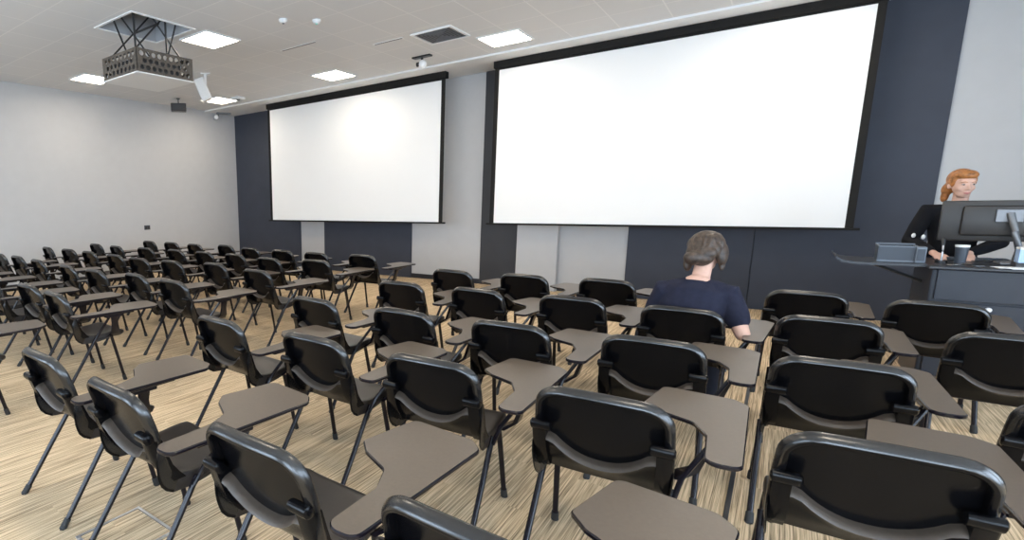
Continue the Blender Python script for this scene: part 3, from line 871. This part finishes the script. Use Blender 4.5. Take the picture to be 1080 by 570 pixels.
def hand(bm, wrist, fwd, palm_n, thumb_side, L=.18, curl=.5):
    """palm, four unequal bent fingers and a thumb leaving the side of the palm"""
    w = Vector(wrist); f = Vector(fwd).normalized(); n = Vector(palm_n); n = (n - f * n.dot(f)).normalized()   # n = back of hand
    s = f.cross(n).normalized() * thumb_side
    pl = L * .52
    tube(bm, [w, w + f * pl * .5, w + f * pl], [(.030, .018), (.040, .016), (.040, .013)], 12, True, n, True)
    for k, (off, ln) in enumerate(((.031, .072), (.0105, .080), (-.0105, .075), (-.030, .060))):
        b = w + f * pl * .97 + s * off
        a1 = curl * .5; a2 = curl * 1.2; a3 = curl * 1.7
        d1 = f * math.cos(a1) - n * math.sin(a1); d2 = f * math.cos(a2) - n * math.sin(a2); d3 = f * math.cos(a3) - n * math.sin(a3)
        p1 = b + d1 * ln * .45; p2 = p1 + d2 * ln * .32; p3 = p2 + d3 * ln * .23
        tube(bm, [b - f * .02, p1, p2, p3], [.0095, .0088, .008, .0068], 10, True, n, True)
    b = w + f * pl * .30 + s * .032
    d = (f * .75 + s * .62 - n * .25).normalized(); d2 = (f * .95 + s * .2 - n * .25).normalized()
    tube(bm, [b - s * .012, b + d * .035, b + d * .035 + d2 * .03, b + d * .035 + d2 * .052], [.014, .0115, .0105, .008], 10, True, n, True)

def head(bm, c, R, sc=1.0):
    """c = centre of skull, R rotation whose -y is the face direction"""
    def P(x, y, z): return Vector(c) + R @ Vector((x * sc, y * sc, z * sc))
    def E(p, r, seg=20): ellipsoid(bm, P(*p), tuple(a * sc for a in r), R, seg, 14)
    E((0, .012, .025), (.076, .096, .088)); E((0, -.022, -.025), (.064, .072, .075)); E((0, -.038, -.078), (.046, .048, .036))
    E((0, -.058, -.098), (.022, .020, .016)); E((-.034, -.055, -.03), (.026, .026, .024)); E((.034, -.055, -.03), (.026, .026, .024))
    E((0, -.070, .028), (.055, .020, .016))                      # brow ridge
    tube(bm, [P(0, -.082, .012), P(0, -.100, -.018), P(0, -.106, -.030)], [.008 * sc, .011 * sc, .013 * sc], 10, True, None, True)
    E((-.012, -.094, -.032), (.009, .010, .008)); E((.012, -.094, -.032), (.009, .010, .008))
    E((0, -.082, -.063), (.024, .012, .0065)); E((0, -.080, -.074), (.021, .012, .007))
    for sx in (-1, 1): E((sx * .076, .012, -.012), (.010, .022, .034))
    return P

def face_parts(P, R, sc, parent):
    for sx in (-1, 1):
        bm = ellipsoid(bmesh.new(), P(sx * .031, -.076, .006), (.012 * sc, .010 * sc, .0058 * sc), R, 14, 10); link('eye', bm, M['eye'], parent, 180)
        bm = ellipsoid(bmesh.new(), P(sx * .031, -.0845, .005), (.0055 * sc, .003 * sc, .0055 * sc), R, 12, 8); link('iris', bm, M['iris'], parent, 180)
        bm = T([P(sx * .014, -.0885, .024), P(sx * .031, -.0885, .029), P(sx * .050, -.074, .024)], [.002, .003, .0015], 8, domes=True); link('eyebrow', bm, M['ginger'], parent, 180)
    bm = T([P(-.022, -.0865, -.067), P(-.008, -.0945, -.064), P(0, -.0955, -.066), P(.008, -.0945, -.064), P(.022, -.0865, -.067)], [.002, .0045, .005, .0045, .002], 8, domes=True)
    tube(bm, [P(-.018, -.086, -.071), P(0, -.094, -.075), P(.018, -.086, -.071)], [.002, .0055, .002], 8, True, None, True)
    link('lips', bm, M['lip'], parent, 180)

# --- presenter behind the lectern, facing the room
PX, PY = 1.20, 7.36
root = thing('person', 'presenter with ginger hair in a black top standing behind the lectern', 'person', (PX, PY, 0))
def pv(x, y, z): return Vector((x, y, z))
RH = Matrix.Rotation(math.radians(-20), 3, 'Z') @ Matrix.Rotation(math.radians(6), 3, 'X')
RH = Matrix.Rotation(math.radians(18), 3, 'Z') @ Matrix.Rotation(math.radians(-8), 3, 'X').inverted()
bm = bmesh.new()
hc = pv(-.01, -.05, 1.625)
Pp = head(bm, hc, RH)
tube(bm, [(0, .0, 1.38), (0, -.015, 1.46), (0, -.025, 1.55)], [(.06, .06), (.05, .052), (.05, .055)], 14, True, None, True)
tube(bm, [(0, .0, .88), (0, .0, .98), (0, .0, 1.10), (0, -.005, 1.25), (0, .0, 1.36), (0, .0, 1.43)],
     [(.165, .11), (.15, .10), (.13, .095), (.155, .11), (.165, .095), (.09, .06)], 20, True, Vector((0, 1, 0)), True)
for sd, el, wr in ((-1, (-.275, -.10, 1.12), (-.15, -.36, 1.03)), (1, (.255, -.10, 1.12), (.04, -.36, 1.03))):
    sh = pv(sd * .18, 0, 1.385)
    limb(bm, [pv(sd * .10, 0, 1.385), sh, sh.lerp(Vector(el), .5), Vector(el)], [.06, .062, .048, .040])
    limb(bm, [Vector(el), Vector(el).lerp(Vector(wr), .4), Vector(wr)], [.040, .037, .024])
    fw = Vector((-sd * .15, -1, -.12)) if sd < 0 else Vector((-.1, -1, -.12))
    hand(bm, Vector(wr), fw, (0, -.1, 1), -1 if sd < 0 else 1, curl=.35)
    hip = pv(sd * .085, 0, .90)
    limb(bm, [hip, pv(sd * .10, -.01, .70), pv(sd * .10, -.015, .49)], [.092, .078, .054])
    limb(bm, [pv(sd * .10, -.015, .49), pv(sd * .10, .01, .36), pv(sd * .10, .01, .10)], [.052, .052, .034])
    tube(bm, [(sd * .105, .05, .045), (sd * .11, -.04, .045), (sd * .115, -.13, .03)], [(.036, .036), (.040, .034), (.038, .022)], 12, True, Vector((0, 0, 1)), True)
body = link('body', bm, M['skin'], root); remesh(body, .0055, 4)
face_parts(Pp, RH, 1, root)
bm = bmesh.new()
tube(bm, [(0, .0, .90), (0, .0, .98), (0, .0, 1.10), (0, -.005, 1.25), (0, .0, 1.36), (0, .0, 1.425)],
     [(.178, .122), (.165, .115), (.147, .11), (.172, .125), (.182, .11), (.085, .07)], 20, True, Vector((0, 1, 0)), True)
for sd, el, wr in ((-1, (-.275, -.10, 1.12), (-.15, -.36, 1.03)), (1, (.255, -.10, 1.12), (.04, -.36, 1.03))):
    sh = pv(sd * .18, 0, 1.385)
    limb(bm, [pv(sd * .09, 0, 1.38), sh, sh.lerp(Vector(el), .5), Vector(el)], [.070, .074, .062, .054])
    limb(bm, [Vector(el), Vector(el).lerp(Vector(wr), .5), Vector(el).lerp(Vector(wr), .86)], [.054, .048, .036])
o = link('black_top', bm, M['top'], root); remesh(o, .009, 6); sh_ = o
bm = bmesh.new()
for x, z in ((-.262, 1.17), (-.205, 1.16)):
    ellipsoid(bm, (x, -.158 if x < -.22 else -.19, z), (.014, .016, .022), None, 12, 8)
link('white_print', bm, M['dot'], sh_, 180)
bm = bmesh.new()
for sd in (-1, 1):
    limb(bm, [(sd * .085, 0, .92), (sd * .10, -.01, .70), (sd * .10, -.012, .49), (sd * .10, .005, .30), (sd * .10, .01, .10)], [.105, .09, .070, .066, .058])
tube(bm, [(0, 0, .86), (0, 0, .97)], [(.175, .12), (.165, .115)], 18, True, Vector((0, 1, 0)), True)
o = link('trousers', bm, M['trousers'], root); remesh(o, .010, 5)
for sd in (-1, 1):
    bm = bmesh.new(); tube(bm, [(sd * .105, .06, .048), (sd * .11, -.04, .046), (sd * .115, -.14, .034)], [(.042, .042), (.046, .040), (.042, .028)], 12, True, Vector((0, 0, 1)), True)
    o = link('shoe', bm, M['shoe'], root, 180)
# ginger hair swept back
bm = bmesh.new()
def hE(p, r): ellipsoid(bm, Pp(*p), r, RH, 20, 14)
hE((0, .030, .040), (.088, .100, .092)); hE((0, -.022, .082), (.074, .070, .044)); hE((-.066, .020, .030), (.022, .055, .066)); hE((.066, .020, .030), (.022, .055, .066))
hE((0, .095, -.02), (.060, .045, .07)); hE((-.030, .115, -.06), (.040, .036, .060)); hE((-.035, .115, -.12), (.028, .026, .060))
o = link('hair', bm, M['ginger'], root); remesh(o, .007, 4)

# --- student seated on the third chair of the column, seen from behind
SX, SY = -.413, 4.12
root = thing('person', 'student in a navy t-shirt with tied-back brown hair sitting on a chair, seen from behind', 'person', (SX, SY, 0))
hc = pv(.045, .42, 1.172)
RS = Matrix.Rotation(math.radians(180 - 12), 3, 'Z') @ Matrix.Rotation(math.radians(28), 3, 'X') @ Matrix.Rotation(math.radians(6), 3, 'Y')
bm = bmesh.new(); Ps = head(bm, hc, RS, 1.06)
tube(bm, [(.03, .285, .93), (.035, .315, 1.01), (.042, .375, 1.10)], [(.066, .062), (.054, .054), (.052, .056)], 14, True, None, True)
TOR = [(0, .24, .50), (0, .235, .57), (.005, .22, .68), (.01, .22, .80), (.02, .245, .905), (.025, .275, .965)]
TR = [(.175, .13), (.165, .12), (.155, .105), (.175, .11), (.165, .095), (.085, .06)]
tube(bm, TOR, TR, 20, True, Vector((0, 1, 0)), True)
ARM = {1: ((.205, .265, .900), (.300, .165, .665), (.235, .41, .705)), -1: ((-.165, .265, .900), (-.232, .30, .66), (-.05, .50, .70))}
for sd in (1, -1):
    sh, el, wr = [Vector(v) for v in ARM[sd]]
    limb(bm, [Vector((sd * .09 + .02, .26, .91)), sh, sh.lerp(el, .5), el], [.062, .064, .050, .042])
    limb(bm, [el, el.lerp(wr, .4), wr], [.043, .040, .026])
    hand(bm, wr, (-.6 * sd, .8, -.02), (0, 0, 1), 1 if sd < 0 else -1, curl=.5)
    hip = Vector((sd * .09, .23, .535)); kn = Vector((sd * .12, .66, .525)); an = Vector((sd * .13, .63, .09))
    limb(bm, [hip, hip.lerp(kn, .5), kn], [.092, .080, .058])
    limb(bm, [kn, kn.lerp(an, .35), an], [.056, .056, .035])
    tube(bm, [an + Vector((0, -.04, -.045)), an + Vector((0, .06, -.045)), an + Vector((0, .16, -.06))], [(.034, .036), (.040, .034), (.036, .020)], 12, True, Vector((0, 0, 1)), True)
body = link('body', bm, M['skin'], root); remesh(body, .0055, 4)
bm = bmesh.new()
tube(bm, [TOR[0]] + TOR[1:], [(a + .02, b + .018) for a, b in TR[:-1]] + [(.100, .072)], 20, True, Vector((0, 1, 0)), False)
for sd in (1, -1):
    tube(bm, [(.03, .28, .955), (sd * .10 + .02, .27, .935), (sd * .185 + .02, .265, .905)], [.052, .058, .060], 12, True, None, True)
for sd in (1, -1):
    sh, el, wr = [Vector(v) for v in ARM[sd]]
    limb(bm, [Vector((sd * .08 + .02, .26, .905)), sh, sh.lerp(el, .45), sh.lerp(el, .62 if sd > 0 else .9)], [.072, .080, .074, .070])
o = link('t_shirt', bm, M['shirt'], root); remesh(o, .009, 7)
bm = bmesh.new()
for sd in (1, -1):
    hip = Vector((sd * .09, .23, .545)); kn = Vector((sd * .12, .66, .53)); an = Vector((sd * .13, .63, .12))
    limb(bm, [hip, hip.lerp(kn, .5), kn, kn.lerp(an, .08), kn.lerp(an, .5), an], [.100, .090, .070, .070, .064, .055])
tube(bm, [(0, .20, .55), (0, .21, .66)], [(.19, .11), (.18, .12)], 18, True, Vector((0, 1, 0)), True)
o = link('trousers', bm, M['trousers'], root); remesh(o, .010, 5)
for sd in (1, -1):
    an = Vector((sd * .13, .63, .09)); bm = bmesh.new()
    tube(bm, [an + Vector((0, -.05, -.044)), an + Vector((0, .06, -.044)), an + Vector((0, .17, -.056))], [(.042, .044), (.046, .042), (.042, .030)], 12, True, Vector((0, 0, 1)), True)
    link('shoe', bm, M['shoe'], root, 180)
# hair: cap, loose sides and a low knot, with separate strands
bm = bmesh.new()
def hS(p, r): ellipsoid(bm, Ps(*p), r, RS, 20, 14)
hS((0, .020, .035), (.108, .114, .100)); hS((0, .07, -.02), (.100, .066, .082)); hS((-.084, -.005, -.02), (.034, .065, .082)); hS((.084, -.005, -.02), (.034, .065, .082))
hS((0, .085, -.075), (.074, .060, .066)); hS((.035, .125, -.100), (.058, .050, .048)); hS((.088, .03, -.095), (.026, .045, .060)); hS((-.035, .10, -.06), (.05, .04, .045)); hS((-.085, -.03, -.075), (.018, .028, .055)); hS((0, -.045, .09), (.07, .05, .035))
rnd = random.Random(3)
for k in range(46):
    a = rnd.uniform(-1, 1); z0 = rnd.uniform(.02, .12)
    x0 = .095 * a; y0 = .02 + .10 * math.sqrt(max(0, 1 - a * a)) * rnd.uniform(.6, 1)
    p0 = Ps(x0 * .7, y0 * .6, .11); p1 = Ps(x0 * 1.06, y0 * 1.04 + .01, .045); p2 = Ps(x0 * .95, y0 * 1.1 + .012, -.02); p3 = Ps(.03 * a + .005, .135, -.07 + rnd.uniform(-.02, .02))
    tube(bm, catmull([p0, p1, p2, p3], 4), .0065, 6, True, None, False)
o = link('hair', bm, M['brown_hair'], root); remesh(o, .0055, 3)

# ------------------------------------------------------------------ light, camera
w = bpy.data.worlds.new('sky'); SC.world = w; w.use_nodes = True
bg = w.node_tree.nodes['Background']; bg.inputs['Color'].default_value = (.66, .82, 1.0, 1); bg.inputs['Strength'].default_value = 7.5

cam = bpy.data.cameras.new('camera'); co = bpy.data.objects.new('camera', cam); COL.objects.link(co); SC.camera = co
f_, cx_, cy_, yaw, pit, rol, hh = 559.26, -199.48, 24.65, .7098, .1699, -.0148, 1.5464
cam.sensor_fit = 'HORIZONTAL'; cam.sensor_width = 36; cam.lens = f_ / 1080 * 36
cam.shift_x = -cx_ / 1080; cam.shift_y = cy_ / 1080
cam.clip_start = .05; cam.clip_end = 200
cyw, syw = math.cos(yaw), math.sin(yaw)
fwd = Vector((-syw * math.cos(pit), cyw * math.cos(pit), -math.sin(pit)))
right = Vector((cyw, syw, 0)); up = right.cross(fwd)
r2 = right * math.cos(rol) + up * math.sin(rol); u2 = -right * math.sin(rol) + up * math.cos(rol)
co.matrix_world = Matrix(((r2.x, u2.x, -fwd.x, 0), (r2.y, u2.y, -fwd.y, 0), (r2.z, u2.z, -fwd.z, hh), (0, 0, 0, 1)))

vs = SC.view_settings
SC.display_settings.display_device = 'sRGB'
vs.view_transform = 'Standard'; vs.look = 'None'; vs.exposure = 0.8; vs.gamma = 1.0; vs.use_curve_mapping = False
SC.cycles.use_denoising = True
SC.cycles.max_bounces = 8; SC.cycles.diffuse_bounces = 5; SC.cycles.glossy_bounces = 3
SC.cycles.caustics_reflective = False; SC.cycles.caustics_refractive = False
SC.cycles.sample_clamp_indirect = 6
